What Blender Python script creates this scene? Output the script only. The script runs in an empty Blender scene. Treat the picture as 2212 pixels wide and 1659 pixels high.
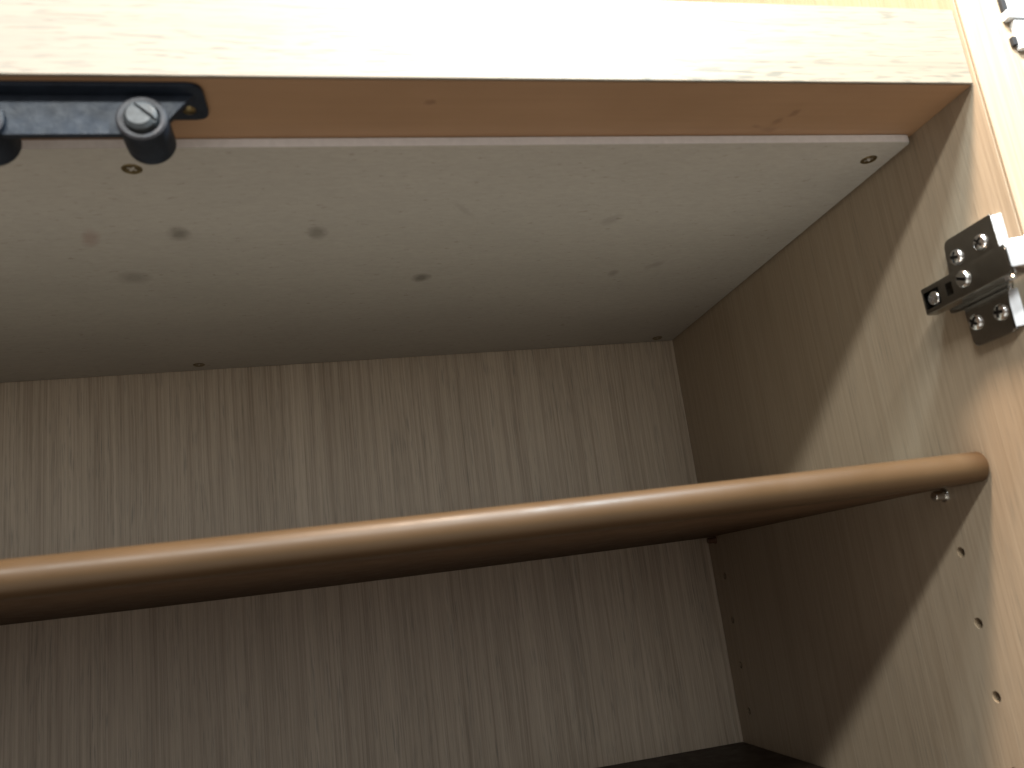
import bpy, bmesh, math, random
from mathutils import Vector, Matrix
random.seed(4)
S = bpy.context.scene
COL = S.collection

# ------------------------------------------------------------------ camera
cam_d = bpy.data.cameras.new("camera")
cam = bpy.data.objects.new("camera", cam_d)
COL.objects.link(cam)
CP = (-0.28405861, -0.27306338, -0.1881507)
RV = Vector((1.30969511, -0.23441417, 0.08516244))          # world -> camera rotation vector (x right, y down, z forward)
R = Matrix.Rotation(RV.length, 3, RV.normalized())
right, down, fwd = R[0], R[1], R[2]
M = Matrix(((right[0], -down[0], -fwd[0], CP[0]),
            (right[1], -down[1], -fwd[1], CP[1]),
            (right[2], -down[2], -fwd[2], CP[2]),
            (0, 0, 0, 1)))
cam.matrix_world = M
cam_d.sensor_width = 36.0
cam_d.lens = 1820.9124 / 2212.0 * 36.0
cam_d.clip_start = 0.01
cam_d.clip_end = 50.0
cam_d.dof.use_dof = True
cam_d.dof.focus_distance = 0.60
cam_d.dof.aperture_fstop = 12.5
S.camera = cam

# ------------------------------------------------------------------ room light
W = bpy.data.worlds.new("World")
S.world = W
W.use_nodes = True
bg = W.node_tree.nodes["Background"]
bg.inputs[0].default_value = (1.0, 0.70, 0.50, 1)
bg.inputs[1].default_value = 0.17


def area_lamp(name, loc, target, sx, sy, power, color):
    d = bpy.data.lights.new(name, 'AREA')
    d.shape = 'RECTANGLE'
    d.size, d.size_y = sx, sy
    d.energy = power
    d.color = color
    o = bpy.data.objects.new(name, d)
    COL.objects.link(o)
    o.location = loc
    o.rotation_euler = (Vector(target) - Vector(loc)).to_track_quat('-Z', 'Y').to_euler()
    return o


# a long tube lamp in front of the cupboard above eye level, and a small lamp almost overhead
area_lamp("tube_lamp", (-0.45, -1.20, 0.79), (-0.3, 0.1, -0.1), 1.3, 0.09, 44.0, (0.96, 1.0, 0.98))
area_lamp("overhead_lamp", (-0.20, -0.15, 0.42), (-0.06, 0.0, 0.0), 0.12, 0.05, 10.8, (1.0, 0.78, 0.60))
area_lamp("rail_end_fill", (-0.05, -0.21, 0.30), (-0.02, 0.0, 0.0), 0.06, 0.06, 7.0, (0.74, 0.91, 1.0))  # unseen fill, added to whiten the rail's right end and the panel corner
# unseen area fills, added in place of bounce from the room front and floor
area_lamp("front_fill_light", (-0.60, -2.40, 0.30), (-0.3, 0.3, -0.1), 3.0, 1.5, 15.0, (0.88, 0.96, 1.0))
area_lamp("floor_fill_light", (-0.40, -0.80, -1.10), (-0.3, -0.3, 0.0), 1.8, 1.0, 5.6, (0.96, 1.0, 0.95))

S.view_settings.view_transform = 'Standard'
S.view_settings.look = 'None'
S.view_settings.exposure = 0.0
S.view_settings.gamma = 1.0
S.view_settings.use_curve_mapping = False


# ------------------------------------------------------------------ materials
def new_mat(name):
    m = bpy.data.materials.new(name)
    m.use_nodes = True
    nt = m.node_tree
    b = nt.nodes["Principled BSDF"]
    return m, nt, b


def N(nt, kind, **kw):
    n = nt.nodes.new(kind)
    for k, v in kw.items():
        setattr(n, k, v)
    return n


def coords(nt, scale):
    tc = N(nt, 'ShaderNodeTexCoord')
    mp = N(nt, 'ShaderNodeMapping')
    mp.inputs['Scale'].default_value = scale
    nt.links.new(tc.outputs['Object'], mp.inputs['Vector'])
    return mp.outputs[0]


def noise(nt, vec, scale=1.0, detail=2.0, rough=0.5, dist=0.0):
    n = N(nt, 'ShaderNodeTexNoise')
    n.inputs['Scale'].default_value = scale
    n.inputs['Detail'].default_value = detail
    n.inputs['Roughness'].default_value = rough
    n.inputs['Distortion'].default_value = dist
    nt.links.new(vec, n.inputs['Vector'])
    return n.outputs[0]


def maprange(nt, v, a, b, c=0.0, d=1.0):
    n = N(nt, 'ShaderNodeMapRange')
    n.inputs[1].default_value = a
    n.inputs[2].default_value = b
    n.inputs[3].default_value = c
    n.inputs[4].default_value = d
    nt.links.new(v, n.inputs[0])
    return n.outputs[0]


def mix(nt, fac, a, b, mode='MIX'):
    n = N(nt, 'ShaderNodeMix', data_type='RGBA', blend_type=mode)
    for sock, v in ((n.inputs[0], fac), (n.inputs[6], a), (n.inputs[7], b)):
        if isinstance(v, (int, float)):
            sock.default_value = v
        elif isinstance(v, tuple):
            sock.default_value = (v[0], v[1], v[2], 1)
        else:
            nt.links.new(v, sock)
    return n.outputs[2]


def math_n(nt, op, a, b=None):
    n = N(nt, 'ShaderNodeMath', operation=op)
    for s, v in ((n.inputs[0], a), (n.inputs[1], b)):
        if v is None:
            continue
        if isinstance(v, (int, float)):
            s.default_value = v
        else:
            nt.links.new(v, s)
    return n.outputs[0]


def bump(nt, b, h, strength, dist):
    n = N(nt, 'ShaderNodeBump')
    n.inputs['Strength'].default_value = strength
    n.inputs['Distance'].default_value = dist
    nt.links.new(h, n.inputs['Height'])
    nt.links.new(n.outputs[0], b.inputs['Normal'])


def oak(name, axis, light, mid, dark, fine=1.0, pores=0.35, contrast=1.0, rough=0.42, pore_scale=(1150, 55), pore_cut=(0.56, 0.70)):
    """oak laminate: streaks that run along AXIS (0 x, 1 y, 2 z)"""
    m, nt, b = new_mat(name)

    def sc(across, along):
        v = [across] * 3
        v[axis] = along
        return tuple(v)
    wob = noise(nt, coords(nt, sc(9, 5)), 1, 2, 0.5)          # slow drift that bends the streaks a little
    tc = N(nt, 'ShaderNodeTexCoord')
    off = N(nt, 'ShaderNodeVectorMath', operation='MULTIPLY_ADD')
    cmb = N(nt, 'ShaderNodeCombineXYZ')
    for i in range(3):
        if i != axis:
            nt.links.new(wob, cmb.inputs[i])
    off.inputs[1].default_value = (0.004, 0.004, 0.004)
    nt.links.new(cmb.outputs[0], off.inputs[0])
    nt.links.new(tc.outputs['Object'], off.inputs[2])

    def warped(scale):
        mp = N(nt, 'ShaderNodeMapping')
        mp.inputs['Scale'].default_value = scale
        nt.links.new(off.outputs[0], mp.inputs['Vector'])
        return mp.outputs[0]
    broad = maprange(nt, noise(nt, warped(sc(30, 1.0)), 1, 3, 0.6), 0.33, 0.67)
    streak = maprange(nt, noise(nt, warped(sc(260 * fine, 2.2)), 1, 3, 0.7), 0.33, 0.67)
    hair = maprange(nt, noise(nt, warped(sc(900 * fine, 9)), 1, 2, 0.6), 0.34, 0.66)
    pore = maprange(nt, noise(nt, warped(sc(pore_scale[0] * fine, pore_scale[1])), 1, 1, 0.5), *pore_cut)
    v = math_n(nt, 'MULTIPLY', broad, 0.22)
    v = math_n(nt, 'ADD', v, math_n(nt, 'MULTIPLY', streak, 0.40))
    v = math_n(nt, 'ADD', v, math_n(nt, 'MULTIPLY', hair, 0.38))
    v = maprange(nt, v, 0.5 - 0.42 / contrast, 0.5 + 0.42 / contrast)
    ramp = N(nt, 'ShaderNodeValToRGB')
    e = ramp.color_ramp.elements
    e[0].position, e[0].color = 0.0, (*dark, 1)
    e[1].position, e[1].color = 1.0, (*light, 1)
    k = e.new(0.48)
    k.color = (*mid, 1)
    nt.links.new(v, ramp.inputs[0])
    gaps = maprange(nt, noise(nt, warped(sc(70, 9)), 1, 2, 0.5), 0.35, 0.65, 0.25, 1.0)
    pf = math_n(nt, 'MULTIPLY', math_n(nt, 'MULTIPLY', pore, gaps), pores)
    c = mix(nt, pf, ramp.outputs[0], (dark[1] * 0.54, dark[1] * 0.57, dark[1] * 0.50))
    nt.links.new(c, b.inputs['Base Color'])
    b.inputs['Roughness'].default_value = rough
    b.inputs['Specular IOR Level'].default_value = 0.35
    h = math_n(nt, 'SUBTRACT', math_n(nt, 'MULTIPLY', hair, 0.5), math_n(nt, 'MULTIPLY', pore, 0.6))
    bump(nt, b, h, 0.25, 0.0002)
    return m


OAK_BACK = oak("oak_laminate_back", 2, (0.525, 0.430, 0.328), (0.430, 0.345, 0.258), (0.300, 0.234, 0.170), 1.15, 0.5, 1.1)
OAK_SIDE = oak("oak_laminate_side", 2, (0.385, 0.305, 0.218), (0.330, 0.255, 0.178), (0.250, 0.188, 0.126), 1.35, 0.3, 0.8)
OAK_RAIL = oak("oak_laminate_rail", 0, (0.226, 0.190, 0.147), (0.211, 0.176, 0.134), (0.166, 0.141, 0.111), 1.0, 0.6, 0.8, 0.40, (800, 80), (0.55, 0.66))


def plain(name, col, rough, metal=0.0, vary=0.12, nscale=60, spec=0.5, bumps=0.0, bscale=400):
    m, nt, b = new_mat(name)
    n = maprange(nt, noise(nt, coords(nt, (nscale,) * 3), 1, 4, 0.6), 0.3, 0.7, 1 - vary, 1 + vary)
    c = mix(nt, 1.0, col, (1, 1, 1), 'MULTIPLY')
    mul = N(nt, 'ShaderNodeVectorMath', operation='SCALE')
    nt.links.new(c, mul.inputs[0])
    nt.links.new(n, mul.inputs['Scale'])
    nt.links.new(mul.outputs[0], b.inputs['Base Color'])
    b.inputs['Metallic'].default_value = metal
    r = maprange(nt, noise(nt, coords(nt, (nscale * 2.3,) * 3), 1, 3, 0.6), 0.3, 0.7, rough * 0.85, rough * 1.15)
    nt.links.new(r, b.inputs['Roughness'])
    b.inputs['Specular IOR Level'].default_value = spec
    if bumps:
        bump(nt, b, noise(nt, coords(nt, (bscale,) * 3), 1, 3, 0.6), bumps, 0.0003)
    return m


CUP = (-0.365, 0.3507, -0.9)     # base point of the cupboard


def blobs_mask(nt, spots):
    """soft stains of their own shape at object-space spots (x, y, rx, ry, turn, strength)"""
    tc = N(nt, 'ShaderNodeTexCoord')
    wob = N(nt, 'ShaderNodeTexNoise')
    wob.inputs['Scale'].default_value = 220
    nt.links.new(tc.outputs['Object'], wob.inputs['Vector'])
    add = N(nt, 'ShaderNodeVectorMath', operation='MULTIPLY_ADD')
    add.inputs[1].default_value = (0.004, 0.004, 0)
    nt.links.new(wob.outputs[1], add.inputs[0])
    nt.links.new(tc.outputs['Object'], add.inputs[2])
    total = None
    for (x, y, rx, ry, turn, k) in spots:
        mp = N(nt, 'ShaderNodeMapping', vector_type='TEXTURE')
        mp.inputs['Location'].default_value = (x + 0.002 - CUP[0], y + 0.002 - CUP[1], 0)
        mp.inputs['Rotation'].default_value = (0, 0, turn)
        mp.inputs['Scale'].default_value = (rx, ry, 1.0)
        nt.links.new(add.outputs[0], mp.inputs['Vector'])
        sep = N(nt, 'ShaderNodeVectorMath', operation='MULTIPLY')
        sep.inputs[1].default_value = (1, 1, 0)
        nt.links.new(mp.outputs[0], sep.inputs[0])
        ln = N(nt, 'ShaderNodeVectorMath', operation='LENGTH')
        nt.links.new(sep.outputs[0], ln.inputs[0])
        mk = maprange(nt, ln.outputs['Value'], 1.15, 0.35, 0.0, k)
        total = mk if total is None else math_n(nt, 'MAXIMUM', total, mk)
    return total


def fibreboard():
    m, nt, b = new_mat("fibreboard")
    big = maprange(nt, noise(nt, coords(nt, (7, 14, 7)), 1, 3, 0.55), 0.3, 0.7)
    fib = maprange(nt, noise(nt, coords(nt, (190, 620, 600)), 1, 4, 0.68), 0.3, 0.7)
    c = mix(nt, big, (0.392, 0.355, 0.310), (0.437, 0.395, 0.345))
    c = mix(nt, math_n(nt, 'MULTIPLY', fib, 0.42), c, (0.29, 0.262, 0.228))
    fleck = maprange(nt, noise(nt, coords(nt, (190, 420, 300)), 1, 2, 0.5), 0.66, 0.76)
    c = mix(nt, math_n(nt, 'MULTIPLY', fleck, 0.5), c, (0.20, 0.165, 0.13))
    stains = [(-0.3454, 0.1189, 0.0055, 0.0085, 0.1, 0.75), (-0.2814, 0.1224, 0.005, 0.0080, 0.0, 0.65),
              (-0.2234, 0.1879, 0.0055, 0.0070, 0.3, 0.85), (-0.3765, 0.1707, 0.0090, 0.0085, -0.8, 0.42),
              (-0.1289, 0.1173, 0.0050, 0.0070, 0.5, 0.30), (-0.1028, 0.1938, 0.0035, 0.0060, 0.0, 0.45),
              (-0.0792, 0.1829, 0.0040, 0.0080, 0.7, 0.28), (-0.2105, 0.1010, 0.002, 0.011, -0.6, 0.2)]
    st = blobs_mask(nt, stains)
    c = mix(nt, math_n(nt, 'MULTIPLY', st, 0.85), c, (0.12, 0.105, 0.085))
    red = blobs_mask(nt, [(-0.3851, 0.1211, 0.0042, 0.0110, 0.3, 0.32)])
    c = mix(nt, red, c, (0.22, 0.10, 0.075))
    nt.links.new(c, b.inputs['Base Color'])
    b.inputs['Roughness'].default_value = 0.75
    b.inputs['Specular IOR Level'].default_value = 0.25
    bump(nt, b, fib, 0.3, 0.0002)
    return m


def underside():
    m, nt, b = new_mat("brown_veneer_underside")
    big = maprange(nt, noise(nt, coords(nt, (14, 30, 14)), 1, 3, 0.6), 0.3, 0.7)
    c = mix(nt, big, (0.300, 0.170, 0.088), (0.345, 0.200, 0.108))
    grain = maprange(nt, noise(nt, coords(nt, (10, 420, 420)), 1, 2, 0.5), 0.3, 0.7)
    c = mix(nt, math_n(nt, 'MULTIPLY', grain, 0.18), c, (0.22, 0.12, 0.06))
    d = blobs_mask(nt, [(-0.078, 0.0296, 0.0028, 0.0032, 0, 0.45), (-0.0735, 0.0234, 0.0022, 0.0026, 0, 0.45),
                        (-0.079, 0.0364, 0.0042, 0.0024, 0, 0.35), (-0.2353, 0.0161, 0.0022, 0.0022, 0, 0.5),
                        (-0.086, 0.034, 0.0030, 0.0015, 0.4, 0.35)])
    c = mix(nt, d, c, (0.13, 0.06, 0.03))
    nt.links.new(c, b.inputs['Base Color'])
    b.inputs['Roughness'].default_value = 0.5
    inv = math_n(nt, 'SUBTRACT', 1.0, d)
    bump(nt, b, inv, 0.4, 0.0006)
    return m


FIBRE = fibreboard()
FIBRE_EDGE = plain("fibreboard_edge", (0.72, 0.68, 0.66), 0.8, vary=0.06, nscale=300, spec=0.2)
UNDER = underside()
BROWN = plain("brown_glossy_edge", (0.066, 0.0375, 0.0175), 0.42, vary=0.06, nscale=25, spec=0.24)
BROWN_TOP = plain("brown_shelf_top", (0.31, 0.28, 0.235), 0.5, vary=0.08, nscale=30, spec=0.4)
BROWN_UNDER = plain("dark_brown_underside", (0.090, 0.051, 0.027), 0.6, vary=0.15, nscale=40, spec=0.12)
DARK_SHELF = plain("dark_brown_shelf", (0.030, 0.018, 0.011), 0.5, vary=0.15, nscale=40, spec=0.3)
IRON = plain("black_iron_paint", (0.0125, 0.0172, 0.0265), 0.5, vary=0.3, nscale=130, spec=0.22, bumps=0.55, bscale=700)
RING = plain("worn_grey_iron", (0.036, 0.034, 0.038), 0.55, vary=0.2, nscale=200, spec=0.3, bumps=0.4, bscale=900)
ZINC = plain("zinc_bolt", (0.060, 0.065, 0.069), 0.55, 0.3, vary=0.2, nscale=260, spec=0.2, bumps=0.25, bscale=500)
NICKEL = plain("nickel_plate", (0.37, 0.355, 0.335), 0.16, 1.0, vary=0.08, nscale=120)
NICKEL_BRIGHT = plain("bright_nickel", (0.74, 0.73, 0.72), 0.22, 1.0, vary=0.06, nscale=120)
CHROME = plain("chrome", (0.80, 0.81, 0.83), 0.18, 1.0, vary=0.05, nscale=90)
BRASS = plain("dull_brass_screw", (0.20, 0.150, 0.075), 0.4, 1.0, vary=0.25, nscale=500)
STEEL_PIN = plain("steel_pin", (0.70, 0.68, 0.64), 0.2, 1.0, vary=0.05)
BROWN_PIN = plain("brown_plastic_pin", (0.10, 0.045, 0.022), 0.45)
WHITE_METAL = plain("white_satin_metal", (0.78, 0.79, 0.80), 0.35, 0.2, vary=0.04, nscale=150)
GAP_SHADE = plain("gap_shade_black", (0.020, 0.020, 0.021), 0.6, spec=0.2)  # near-black that paints the shade of the gaps beside the hinge leaf
HOLE_WALL = plain("drilled_chipboard", (0.25, 0.185, 0.120), 0.85, vary=0.3, nscale=900, spec=0.1)
BLUE_GREY = plain("blue_grey_enamel", (0.36, 0.40, 0.46), 0.5, vary=0.08, nscale=150)
RECESS_SHADE = plain("recess_shade_dark", (0.030, 0.027, 0.024), 0.8, spec=0.1)  # dark colour standing in for shade inside screw slots and recesses


# ------------------------------------------------------------------ mesh helpers
def add_box(bm, x0, x1, y0, y1, z0, z1, bev=0.0, seg=2):
    vs = [bm.verts.new((x, y, z)) for x in (x0, x1) for y in (y0, y1) for z in (z0, z1)]
    fs = [(0, 1, 3, 2), (4, 6, 7, 5), (0, 4, 5, 1), (2, 3, 7, 6), (0, 2, 6, 4), (1, 5, 7, 3)]
    faces = [bm.faces.new([vs[i] for i in f]) for f in fs]
    if bev:
        eds = {e for f in faces for e in f.edges}
        bmesh.ops.bevel(bm, geom=list(eds), offset=bev, segments=seg, profile=0.5, affect='EDGES')


def add_lathe(bm, prof, centre, axis, seg=40):
    """PROF is a list of (radius, distance along axis)"""
    c = Vector(centre)
    a = Vector(axis).normalized()
    u = a.orthogonal().normalized()
    w = a.cross(u)
    rings = []
    for r, t in prof:
        if r < 1e-7:
            rings.append([bm.verts.new(c + a * t)])
        else:
            rings.append([bm.verts.new(c + a * t + (u * math.cos(k * 2 * math.pi / seg) + w * math.sin(k * 2 * math.pi / seg)) * r) for k in range(seg)])
    for A, B in zip(rings, rings[1:]):
        for k in range(seg):
            k2 = (k + 1) % seg
            if len(A) == 1 and len(B) == 1:
                continue
            if len(A) == 1:
                bm.faces.new((A[0], B[k2], B[k]))
            elif len(B) == 1:
                bm.faces.new((A[k], A[k2], B[0]))
            else:
                bm.faces.new((A[k], A[k2], B[k2], B[k]))
    if len(rings[0]) > 1:
        bm.faces.new(list(reversed(rings[0])))
    if len(rings[-1]) > 1:
        bm.faces.new(rings[-1])


def round_poly(pts, rad, n=5):
    """2D polygon with rounded corners; RAD one number or one per corner"""
    out = []
    m = len(pts)
    for i in range(m):
        r = rad[i] if isinstance(rad, (list, tuple)) else rad
        p, q, s = Vector(pts[i - 1]), Vector(pts[i]), Vector(pts[(i + 1) % m])
        if r <= 0:
            out.append(tuple(q))
            continue
        d1, d2 = (p - q).normalized(), (s - q).normalized()
        ang = d1.angle(d2)
        t = min(r / math.tan(ang / 2), (p - q).length * 0.49, (s - q).length * 0.49)
        a, b = q + d1 * t, q + d2 * t
        for k in range(n + 1):
            f = k / n
            out.append(tuple((1 - f) ** 2 * a + 2 * f * (1 - f) * q + f * f * b))
    return out


def add_prism(bm, poly, plane, t0, t1, bev=0.0):
    """extrude 2D POLY; PLANE 'yz' extrudes along x, 'xz' along y, 'xy' along z"""
    def P(p, t):
        return {'yz': (t, p[0], p[1]), 'xz': (p[0], t, p[1]), 'xy': (p[0], p[1], t)}[plane]
    A = [bm.verts.new(P(p, t0)) for p in poly]
    B = [bm.verts.new(P(p, t1)) for p in poly]
    n = len(poly)
    f0 = bm.faces.new(list(reversed(A)))
    f1 = bm.faces.new(B)
    for i in range(n):
        bm.faces.new((A[i], A[(i + 1) % n], B[(i + 1) % n], B[i]))
    if bev:
        eds = {e for f in (f0, f1) for e in f.edges}
        bmesh.ops.bevel(bm, geom=list(eds), offset=bev, segments=2, profile=0.5, affect='EDGES')


def make(name, bm, mat, parent=None, smooth=True, angle=35, slots=None):
    bmesh.ops.recalc_face_normals(bm, faces=bm.faces[:])
    if smooth:
        for f in bm.faces:
            f.smooth = True
        for e in bm.edges:
            if len(e.link_faces) == 2 and e.calc_face_angle(0) > math.radians(angle):
                e.smooth = False
    me = bpy.data.meshes.new(name)
    if parent is not None and parent.type == 'EMPTY':
        bmesh.ops.translate(bm, verts=bm.verts[:], vec=-parent.location)
    bm.to_mesh(me)
    bm.free()
    for mm in (slots or [mat]):
        me.materials.append(mm)
    o = bpy.data.objects.new(name, me)
    COL.objects.link(o)
    wn = o.modifiers.new("normals", 'WEIGHTED_NORMAL')     # keeps large flat faces flat beside rounded edges
    wn.weight = 100
    wn.keep_sharp = True
    if parent is not None:
        o.parent = parent
    return o


def sub_make(name, bm, mat, parent, root):
    """sub-part: PARENT is a mesh part at its root's origin, coordinates are world ones"""
    bmesh.ops.translate(bm, verts=bm.verts[:], vec=-root.location)
    o = make(name, bm, mat, None)
    o.parent = parent
    return o


def cut(o, cutter_bm, shift=None):
    """subtract CUTTER_BM (world coordinates, SHIFT = the part's root location) and keep the result as plain mesh"""
    bmesh.ops.recalc_face_normals(cutter_bm, faces=cutter_bm.faces[:])
    if shift is not None:
        bmesh.ops.translate(cutter_bm, verts=cutter_bm.verts[:], vec=-Vector(shift))
    cm = bpy.data.meshes.new("cutter")
    cutter_bm.to_mesh(cm)
    cutter_bm.free()
    tmp = bpy.data.objects.new("cutter", cm)
    base = bpy.data.objects.new("base", o.data)
    COL.objects.link(tmp)
    COL.objects.link(base)
    md = base.modifiers.new("b", 'BOOLEAN')
    md.operation = 'DIFFERENCE'
    md.solver = 'EXACT'
    md.object = tmp
    bpy.context.view_layer.update()
    dg = bpy.context.evaluated_depsgraph_get()
    me = bpy.data.meshes.new_from_object(base.evaluated_get(dg))
    bpy.data.objects.remove(tmp)
    bpy.data.objects.remove(base)
    bm = bmesh.new()
    bm.from_mesh(me)
    bmesh.ops.remove_doubles(bm, verts=bm.verts[:], dist=1e-7)
    for f in bm.faces:
        f.smooth = True
    for e in bm.edges:
        e.smooth = not (len(e.link_faces) == 2 and e.calc_face_angle(0) > math.radians(35))
    bm.to_mesh(me)
    bm.free()
    name = o.data.name
    o.data = me
    me.name = name
    return o


def shade_recess(o, test):
    """paints the shade inside a screw slot as a dark colour: faces that TEST (centre, normal) picks"""
    o.data.materials.append(RECESS_SHADE)
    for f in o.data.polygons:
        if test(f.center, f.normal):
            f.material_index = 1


def thing(name, label, cat, loc, group=None):
    o = bpy.data.objects.new(name, None)
    COL.objects.link(o)
    o.location = loc
    o['label'] = label
    o['category'] = cat
    if group:
        o['group'] = group
    return o


# ------------------------------------------------------------------ the cupboard carcass
WID = 0.73            # inner width, right inner face at x = 0
DEP = 0.3507          # inner depth
cup = thing("cupboard", "open light oak cupboard with brown shelf, seen into its upper right corner", "cupboard", (-WID / 2, DEP, -0.9))

# right side panel with two rows of drilled shelf holes
bm = bmesh.new()
add_box(bm, 0.0, 0.045, -0.0012, DEP + 0.02, -0.9, 0.52)
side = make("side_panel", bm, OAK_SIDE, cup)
c = bmesh.new()
for k in range(5):
    for y in (0.0783, 0.3325):
        add_lathe(c, [(0.00255, -0.01), (0.00255, 0.011)], (0, y, -0.1958 - 0.032 * k), (1, 0, 0), 24)
cut(side, c, cup.location)
side.data.materials.clear()
side.data.materials.append(OAK_SIDE)
side.data.materials.append(HOLE_WALL)
for f in side.data.polygons:
    if 0.0005 < f.center.x + CUP[0] < 0.0125 and f.area < 1e-4:
        f.material_index = 1
bm = bmesh.new()
add_box(bm, 0.0003, 0.045, -0.0030, -0.0018, -0.9, 0.52, 0.0003)
sub_make("edge_band", bm, OAK_SIDE, side, cup)

bm = bmesh.new()
add_box(bm, -WID - 0.022, -WID, -0.0019, DEP + 0.02, -0.9, 0.52, 0.0005)
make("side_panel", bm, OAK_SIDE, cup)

bm = bmesh.new()
add_box(bm, -WID + 0.0002, -0.0002, DEP, DEP + 0.008, -0.9, 0.52)
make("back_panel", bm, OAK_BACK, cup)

# thick top panel: brown underside, oak front rail
bm = bmesh.new()
add_box(bm, -WID + 0.0003, -0.0003, 0.0016, DEP - 0.0005, 0.0, 0.0368)
top = make("top_panel", bm, UNDER, cup)
bm = bmesh.new()
add_box(bm, -WID + 0.0003, -0.0003, 0.0, 0.0015, 0.0, 0.0372, 0.0005)
sub_make("front_rail", bm, OAK_RAIL, top, cup)

# fibreboard screwed under the top panel
BZ = -0.0041
BY = 0.041
bm = bmesh.new()
add_prism(bm, round_poly([(-WID + 0.002, BY), (-0.0022, BY), (-0.0008, DEP - 0.001), (-WID + 0.002, DEP - 0.001)], [0.0005, 0.0022, 0, 0], 4), 'xy', BZ, -0.0003, 0.0003)
for f in bm.faces:
    f.material_index = 0
board = make("ceiling_board", bm, FIBRE, cup, slots=[FIBRE, FIBRE_EDGE])
for f in board.data.polygons:
    if f.normal.y < -0.3 and abs(f.normal.z) < 0.5:
        f.material_index = 1


def cross_recess(r, depth, axis_pt, axis, turn, w=0.00055):
    """a cross-shaped cutter, pointing along AXIS from AXIS_PT"""
    bm = bmesh.new()
    plus = [(-r, -w), (-w, -w), (-w, -r), (w, -r), (w, -w), (r, -w), (r, w), (w, w), (w, r), (-w, r), (-w, w), (-r, w)]
    add_prism(bm, plus, 'xy', -depth, depth)
    q = Vector(axis).to_track_quat('Z', 'Y').to_matrix() @ Matrix.Rotation(turn, 3, 'Z')
    bmesh.ops.rotate(bm, verts=bm.verts[:], cent=(0, 0, 0), matrix=q)
    bmesh.ops.translate(bm, verts=bm.verts[:], vec=axis_pt)
    return bm


# countersunk screws in the board; one built, the others share its mesh
bm = bmesh.new()
add_lathe(bm, [(0.0040, 0.0), (0.0040, 0.00015), (0.0036, 0.0004), (0.0024, 0.0001), (0.0010, 0.0002), (0.0, 0.00022)], (0, 0, 0), (0, 0, -1), 28)
scr0 = make("board_screw", bm, BRASS)
cut(scr0, cross_recess(0.0020, 0.0012, (0, 0, 0), (0, 0, -1), 0.0))
scr0.parent = board
first = True
for (x, y, turn) in [(-0.353, 0.057, 0.6), (-0.0142, 0.0574, 2.4), (-0.3688, 0.3358, 0.2), (-0.0178, 0.3397, 1.0), (-0.69, 0.057, 0.3), (-0.69, 0.337, 1.3)]:
    s = scr0 if first else scr0.copy()
    if not first:
        COL.objects.link(s)
        s.parent = board
    first = False
    s.location = Vector((x, y, BZ)) - cup.location
    s.rotation_euler = (0, 0, turn)

# ------------------------------------------------------------------ shelf with rounded brown front edge
ST, SB = -0.1527, -0.1662


def sag(x):
    u = max(0.0, min(1.0, -x / WID))
    return -0.0027 * math.sin(math.pi * u)


def extruded_x(prof, x0, x1, n):
    bm = bmesh.new()
    rows = []
    for i in range(n + 1):
        x = x0 + (x1 - x0) * i / n
        rows.append([bm.verts.new((x, p[0], p[1] + sag(x))) for p in prof])
    m = len(prof)
    for A, B in zip(rows, rows[1:]):
        for k in range(m):
            bm.faces.new((A[k], A[(k + 1) % m], B[(k + 1) % m], B[k]))
    bm.faces.new(rows[0])
    bm.faces.new(list(reversed(rows[-1])))
    return bm


shelf = thing("shelf", "brown shelf with glossy rounded front edge, resting on pins across the middle", "shelf", (-WID / 2, 0.2, SB))
ym = 0.0672
prof = [(ym, SB + 0.0006), (DEP - 0.0015, SB + 0.0006), (DEP - 0.0015, ST), (ym, ST)]
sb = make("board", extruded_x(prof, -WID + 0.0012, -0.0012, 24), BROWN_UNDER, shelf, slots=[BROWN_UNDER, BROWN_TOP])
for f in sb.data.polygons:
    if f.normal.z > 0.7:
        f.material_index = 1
r = (ST - SB) / 2
cy = 0.0463 + r
prof = [(ym - 0.0002, SB), (ym - 0.0002, ST)]
for k in range(25):
    a = math.pi / 2 + math.pi * k / 24
    prof.append((cy + r * math.cos(a), (ST + SB) / 2 + r * math.sin(a)))
make("front_edge", extruded_x(prof, -WID + 0.0012, -0.0012, 24), BROWN, shelf)

low = thing("shelf", "dark brown lower shelf, only its back corner showing at the bottom edge", "shelf", (-WID / 2, 0.2, -0.33))
bm = bmesh.new()
add_box(bm, -WID + 0.0012, -0.0012, 0.06, DEP - 0.001, -0.3285, -0.3148, 0.0004)
make("board", bm, DARK_SHELF, low)
prof = []
r2 = 0.00685
for k in range(17):
    a = math.pi / 2 + math.pi * k / 16
    prof.append((0.0537 + r2 * math.cos(a), -0.32165 + r2 * math.sin(a)))
prof += [(0.0598, -0.3285), (0.0598, -0.3148)]
bm = bmesh.new()
A = [bm.verts.new((-WID + 0.0012, p[0], p[1])) for p in prof]
B = [bm.verts.new((-0.0012, p[0], p[1])) for p in prof]
for i in range(len(prof)):
    bm.faces.new((A[i], A[(i + 1) % len(prof)], B[(i + 1) % len(prof)], B[i]))
bm.faces.new(A)
bm.faces.new(B)
make("front_edge", bm, BROWN, low)

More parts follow.
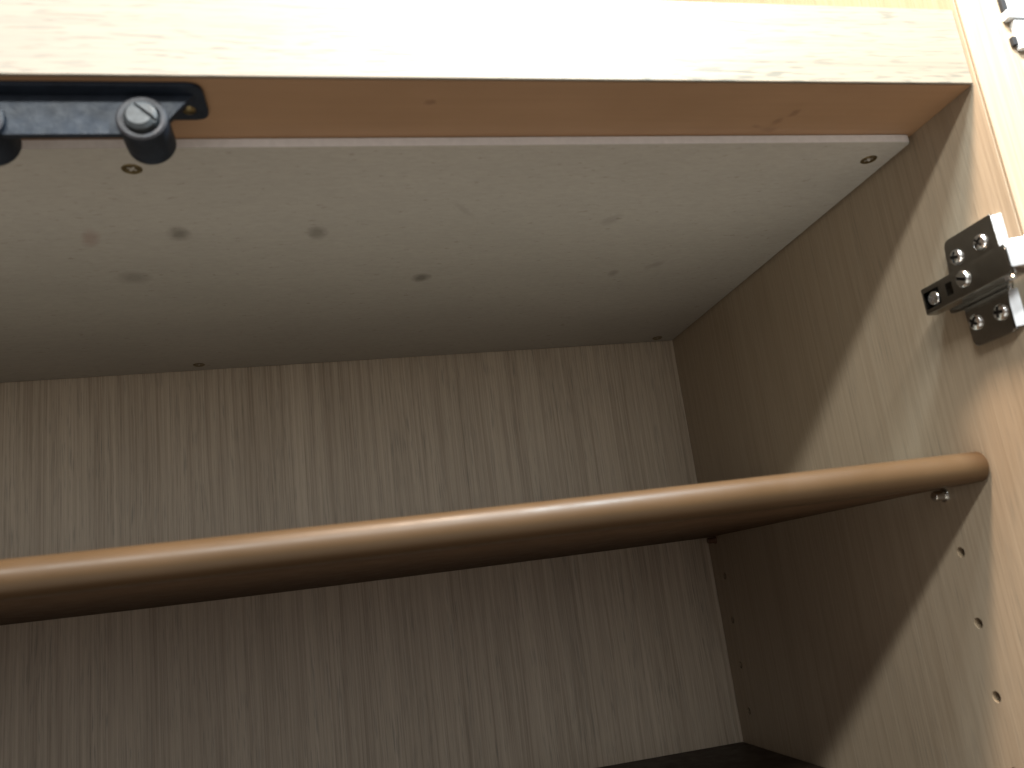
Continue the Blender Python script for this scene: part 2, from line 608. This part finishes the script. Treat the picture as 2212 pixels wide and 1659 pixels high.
# shelf pins
p1 = thing("shelf_pin", "small shiny metal shelf pin under the front right end of the brown shelf", "shelf pin", (0, 0.0795, SB - 0.0027))
bm = bmesh.new()
add_lathe(bm, [(0.0024, -0.006), (0.0024, 0.0055), (0.0021, 0.0062), (0.0, 0.0064)], p1.location, (-1, 0, 0), 20)
make("peg", bm, STEEL_PIN, p1)
bm = bmesh.new()
add_lathe(bm, [(0.0031, 0.0001), (0.0033, 0.0005), (0.0031, 0.0012)], p1.location, (-1, 0, 0), 20)
make("collar", bm, STEEL_PIN, p1)
p2 = thing("shelf_pin", "reddish brown shelf pin tucked under the back right corner of the shelf", "shelf pin", (0, 0.337, SB - 0.0023))
bm = bmesh.new()
add_lathe(bm, [(0.0022, -0.006), (0.0022, 0.006), (0.0019, 0.0066), (0.0, 0.0067)], p2.location, (-1, 0, 0), 16)
make("peg", bm, BROWN_PIN, p2)
bm = bmesh.new()
add_lathe(bm, [(0.0029, 0.0001), (0.0030, 0.0005), (0.0028, 0.0010)], p2.location, (-1, 0, 0), 16)
make("collar", bm, BROWN_PIN, p2)

# ------------------------------------------------------------------ black cast bracket with two slotted bolts
BX = -0.365
br = thing("bracket", "black cast iron bracket with slotted bolts, screwed under the top rail at left", "bracket", (BX, 0.0, 0.0))
hw = 0.0464
bm = bmesh.new()
add_prism(bm, round_poly([(BX - hw, 0.0035), (BX + hw, 0.0035), (BX + hw + 0.0004, 0.0250), (BX - hw - 0.0004, 0.0250)], 0.0052, 6), 'xy', -0.0019, -0.0002, 0.0002)
flange = make("flange", bm, IRON, br)
c = bmesh.new()
for sx in (-1, 1):
    add_lathe(c, [(0.0028, -0.004), (0.0028, 0.004)], (BX + sx * 0.0400, 0.0185, -0.0018), (0, 0, 1), 20)
cut(flange, c, br.location)
px0, px1 = BX - 0.0262, BX + 0.0262
pz = -0.0176
poly = [(BX - 0.0435, -0.0018), (BX - 0.0350, -0.0115), (BX - 0.031, pz), (BX + 0.031, pz), (BX + 0.0350, -0.0115), (BX + 0.0435, -0.0018)]
bm = bmesh.new()
add_prism(bm, round_poly(poly, [0, 0.004, 0.003, 0.003, 0.004, 0], 4), 'xz', 0.0083, 0.0112, 0.0006)
make("plate", bm, IRON, br)
for sx in (-1, 1):
    bxx = BX + sx * 0.0260
    bz = -0.0127
    bm = bmesh.new()
    add_lathe(bm, [(0.0054, 0.0), (0.0078, 0.0), (0.0085, 0.0007), (0.0086, 0.004), (0.0086, 0.0175), (0.0080, 0.0183), (0.0, 0.0184), (0.0, 0.002), (0.0054, 0.002)][:-2], (bxx, 0.0058, bz), (0, 1, 0), 48)
    boss = make("boss", bm, IRON, br, slots=[IRON, RING])
    for f in boss.data.polygons:
        if f.normal.y < -0.6:
            f.material_index = 1
    c = bmesh.new()
    add_lathe(c, [(0.0062, -0.01), (0.0062, 0.0022)], (bxx + 0.0003, 0.0058, bz - 0.0003), (0, 1, 0), 40)
    cut(boss, c, br.location)
    bm = bmesh.new()
    add_lathe(bm, [(0.0052, 0.0060), (0.0056, 0.0042), (0.0056, 0.0013), (0.0043, 0.0001), (0.0, 0.0)], (bxx - 0.0002, 0.0030, bz + 0.0000), (0.05, 1, -0.06), 40)
    bolt = make("bolt", bm, ZINC, br)
    c = bmesh.new()
    add_box(c, -0.0065, 0.0065, -0.003, 0.0015, -0.0006, 0.0006)
    bmesh.ops.rotate(c, verts=c.verts[:], cent=(0, 0, 0), matrix=Matrix.Rotation(math.radians(43 if sx > 0 else 20), 3, 'Y'))
    bmesh.ops.translate(c, verts=c.verts[:], vec=(bxx + 0.0011, 0.0030, bz + 0.0010))
    cut(bolt, c, br.location)
for sx in (-1, 1):
    bm = bmesh.new()
    add_lathe(bm, [(0.0026, 0.0012), (0.0026, 0.0018), (0.0018, 0.0026), (0.0, 0.0029)], (BX + sx * 0.0400, 0.0185, 0.0), (0, 0, -1), 24)
    s = make("screw", bm, BRASS, br)
    c = bmesh.new()
    add_box(c, -0.004, 0.004, -0.0004, 0.0004, -0.004, -0.0023)
    bmesh.ops.translate(c, verts=c.verts[:], vec=(BX + sx * 0.0400, 0.0185, 0))
    cut(s, c, br.location)

# ------------------------------------------------------------------ cupboard hinge on the right side panel
hg = thing("hinge", "nickel cross shaped cupboard hinge screwed inside the right side panel", "hinge", (0, 0.022, -0.083))
T = -0.0035
bm = bmesh.new()
poly = [(0.0075, -0.0582), (0.0365, -0.0582), (0.0375, -0.0765), (0.0430, -0.0768), (0.0430, -0.0905), (0.0340, -0.0910),
        (0.0342, -0.1092), (0.0112, -0.1092), (0.0092, -0.0910), (0.0070, -0.0900), (0.0072, -0.0760)]
add_prism(bm, round_poly(poly, [0.0004, 0.0028, 0.0, 0.001, 0.001, 0.0, 0.0028, 0.0010, 0, 0, 0], 4), 'yz', T, T + 0.0017, 0.0005)
make("mounting_plate", bm, NICKEL, hg)
bm = bmesh.new()
poly2 = [(0.0085, -0.0588), (0.0360, -0.0588), (0.0370, -0.0765), (0.0420, -0.0772), (0.0420, -0.0900), (0.0334, -0.0905),
         (0.0336, -0.1086), (0.0120, -0.1086), (0.0100, -0.0910), (0.0082, -0.0900), (0.0084, -0.0760)]
add_prism(bm, round_poly(poly2, [0.0004, 0.0026, 0, 0.001, 0.001, 0, 0.0026, 0.001, 0, 0, 0], 4), 'yz', T + 0.0018, -0.0001, 0.0003)
make("base_plate", bm, NICKEL, hg)
# bent front ends of the two wings
for (z0, z1, yf) in ((-0.0735, -0.0590, 0.0074), (-0.1078, -0.0918, 0.0098)):
    bm = bmesh.new()
    pr = [(yf, T + 0.0001), (yf - 0.0026, -0.0002), (yf, -0.0002)]
    A = [bm.verts.new((p[1], p[0], z0)) for p in pr]
    B = [bm.verts.new((p[1], p[0], z1)) for p in pr]
    for i in range(len(pr)):
        bm.faces.new((A[i], A[(i + 1) % len(pr)], B[(i + 1) % len(pr)], B[i]))
    bm.faces.new(A)
    bm.faces.new(B)
    make("wing_lip", bm, NICKEL_BRIGHT, hg)

# four pan head screws with cross recess
bm = bmesh.new()
prof = [(0.0036, 0.0), (0.0036, 0.0005)]
for k in range(1, 7):
    a = math.pi / 2 * k / 6
    prof.append((0.0036 * math.cos(a), 0.0005 + 0.0016 * math.sin(a)))
prof[-1] = (0.0, prof[-1][1])
add_lathe(bm, prof, (0, 0, 0), (-1, 0, 0), 32)
ps = make("screw", bm, NICKEL_BRIGHT)
cut(ps, cross_recess(0.0025, 0.0014, (-0.0022, 0, 0), (-1, 0, 0), 0.0, 0.0007))
ps.parent = hg


def in_recess(c, n):
    r = math.hypot(c.y, c.z)
    return r < 0.0027 and -c.x > 0.0003 and -c.x < 0.0003 + 0.0016 * math.sqrt(max(0.0, 1 - (r / 0.0036) ** 2))


shade_recess(ps, in_recess)
for i, (y, z, t) in enumerate([(0.0308, -0.0679, 0.3), (0.0158, -0.0675, 0.9), (0.0296, -0.0990, 0.7), (0.0152, -0.0995, 0.2)]):
    s = ps if i == 0 else ps.copy()
    if i:
        COL.objects.link(s)
        s.parent = hg
    s.location = Vector((T, y, z)) - hg.location
    s.rotation_euler = (t, 0, 0)

# hinge arm: a channel on a lower carrier
bm = bmesh.new()
add_box(bm, -0.0140, -0.0078, -0.0055, 0.0458, -0.0900, -0.0772, 0.0008, 2)
arm = make("arm", bm, NICKEL, hg)
c = bmesh.new()
add_box(c, -0.02, -0.0084, 0.0345, 0.0442, -0.0876, -0.0798)              # open fork at the back end
add_box(c, -0.02, -0.0100, 0.0262, 0.0302, -0.0864, -0.0806, 0.0003)      # square slot
cut(arm, c, hg.location)
bm = bmesh.new()
add_box(bm, -0.0076, T - 0.0001, -0.0030, 0.0415, -0.0893, -0.0779, 0.0006, 2)
make("carrier", bm, NICKEL, hg)
bm = bmesh.new()
add_lathe(bm, [(0.0036, 0.0), (0.0036, 0.0008), (0.0031, 0.0014), (0.0, 0.0015)], (-0.0139, 0.0190, -0.0826), (-1, 0, 0), 32)
cs = make("cam_screw", bm, NICKEL_BRIGHT, hg)
c = bmesh.new()
add_box(c, -0.0175, -0.0142, 0.0163, 0.0217, -0.0833, -0.0819)
bmesh.ops.rotate(c, verts=c.verts[:], cent=(-0.015, 0.0190, -0.0826), matrix=Matrix.Rotation(math.radians(25), 3, 'X'))
cut(cs, c, hg.location)
shade_recess(cs, lambda c, n: abs(n.x) < 0.3 and -0.0153 < c.x < -0.0143 and abs(c.z + 0.0826 - 0.083) < 0.003 and math.hypot(c.y + 0.022 - 0.0190, c.z - 0.083 + 0.0826) < 0.0026 or (n.x < -0.9 and -0.0146 < c.x < -0.0141))
bm = bmesh.new()
add_lathe(bm, [(0.0037, 0.0), (0.0037, 0.0040), (0.0030, 0.0050), (0.0014, 0.0054), (0.0, 0.0055)], (-0.0085, 0.0394, -0.0837), (-1, 0, 0), 28)
fs = make("fixing_screw", bm, NICKEL_BRIGHT, hg)
cut(fs, cross_recess(0.0021, 0.0016, (-0.0140, 0.0394, -0.0837), (-1, 0, 0), 0.5, 0.0005), hg.location)
# link that leaves the arm towards the door, round the front edge of the panel
bm = bmesh.new()
add_prism(bm, [(-0.0150, -0.0076), (0.0120, -0.0235), (0.0150, -0.0195), (-0.0060, -0.0072)], 'xy', -0.0886, -0.0766, 0.0009)
make("link", bm, NICKEL_BRIGHT, hg)
bm = bmesh.new()
add_box(bm, -0.0136, -0.0086, -0.0072, -0.0052, -0.0905, -0.0790, 0.0004, 1)
make("link_collar", bm, NICKEL, hg)
for z in (-0.0912, -0.0782):
    bm = bmesh.new()
    add_lathe(bm, [(0.0016, -0.0007), (0.0019, 0.0), (0.0016, 0.0007)], (-0.0120, -0.0040, z), (0, 0, 1), 16)
    make("rivet", bm, NICKEL_BRIGHT, hg)

# ------------------------------------------------------------------ pale metal fitting on the front of the panel, above the rail
fy = -0.0030
ul = thing("hinge", "pale metal hinge leaf on the panel front above the rail, cut by the corner", "hinge", (0.03, fy, 0.03))


def part_box(name, mat, x0, x1, t, z0, z1, bev=0.0004):
    bm = bmesh.new()
    add_box(bm, x0, x1, fy - t, fy - 0.0001, z0, z1, bev)
    return make(name, bm, mat, ul)


part_box("leaf", WHITE_METAL, 0.0239, 0.0317, 0.0030, 0.0327, 0.0900)
lf = part_box("leaf", WHITE_METAL, 0.0238, 0.0420, 0.0030, 0.0140, 0.0282)
c = bmesh.new()
add_prism(c, round_poly([(0.0318, 0.0222), (0.0400, 0.0222), (0.0400, 0.0262), (0.0318, 0.0262)], 0.0011, 4), 'xz', fy - 0.005, fy - 0.0010)
cut(lf, c, ul.location)
part_box("knuckle", WHITE_METAL, 0.0206, 0.0334, 0.0042, 0.0287, 0.0326, 0.0005)
part_box("backing_plate", BLUE_GREY, 0.0319, 0.0445, 0.0018, 0.0328, 0.0900)
part_box("gap_shade", GAP_SHADE, 0.0212, 0.0237, 0.0022, 0.0328, 0.0900)  # dark strip put in for the shaded gap left of the leaf
part_box("gap_shade", GAP_SHADE, 0.0212, 0.0236, 0.0022, 0.0160, 0.0204)  # another dark strip, for the shaded gap by the lower leaf
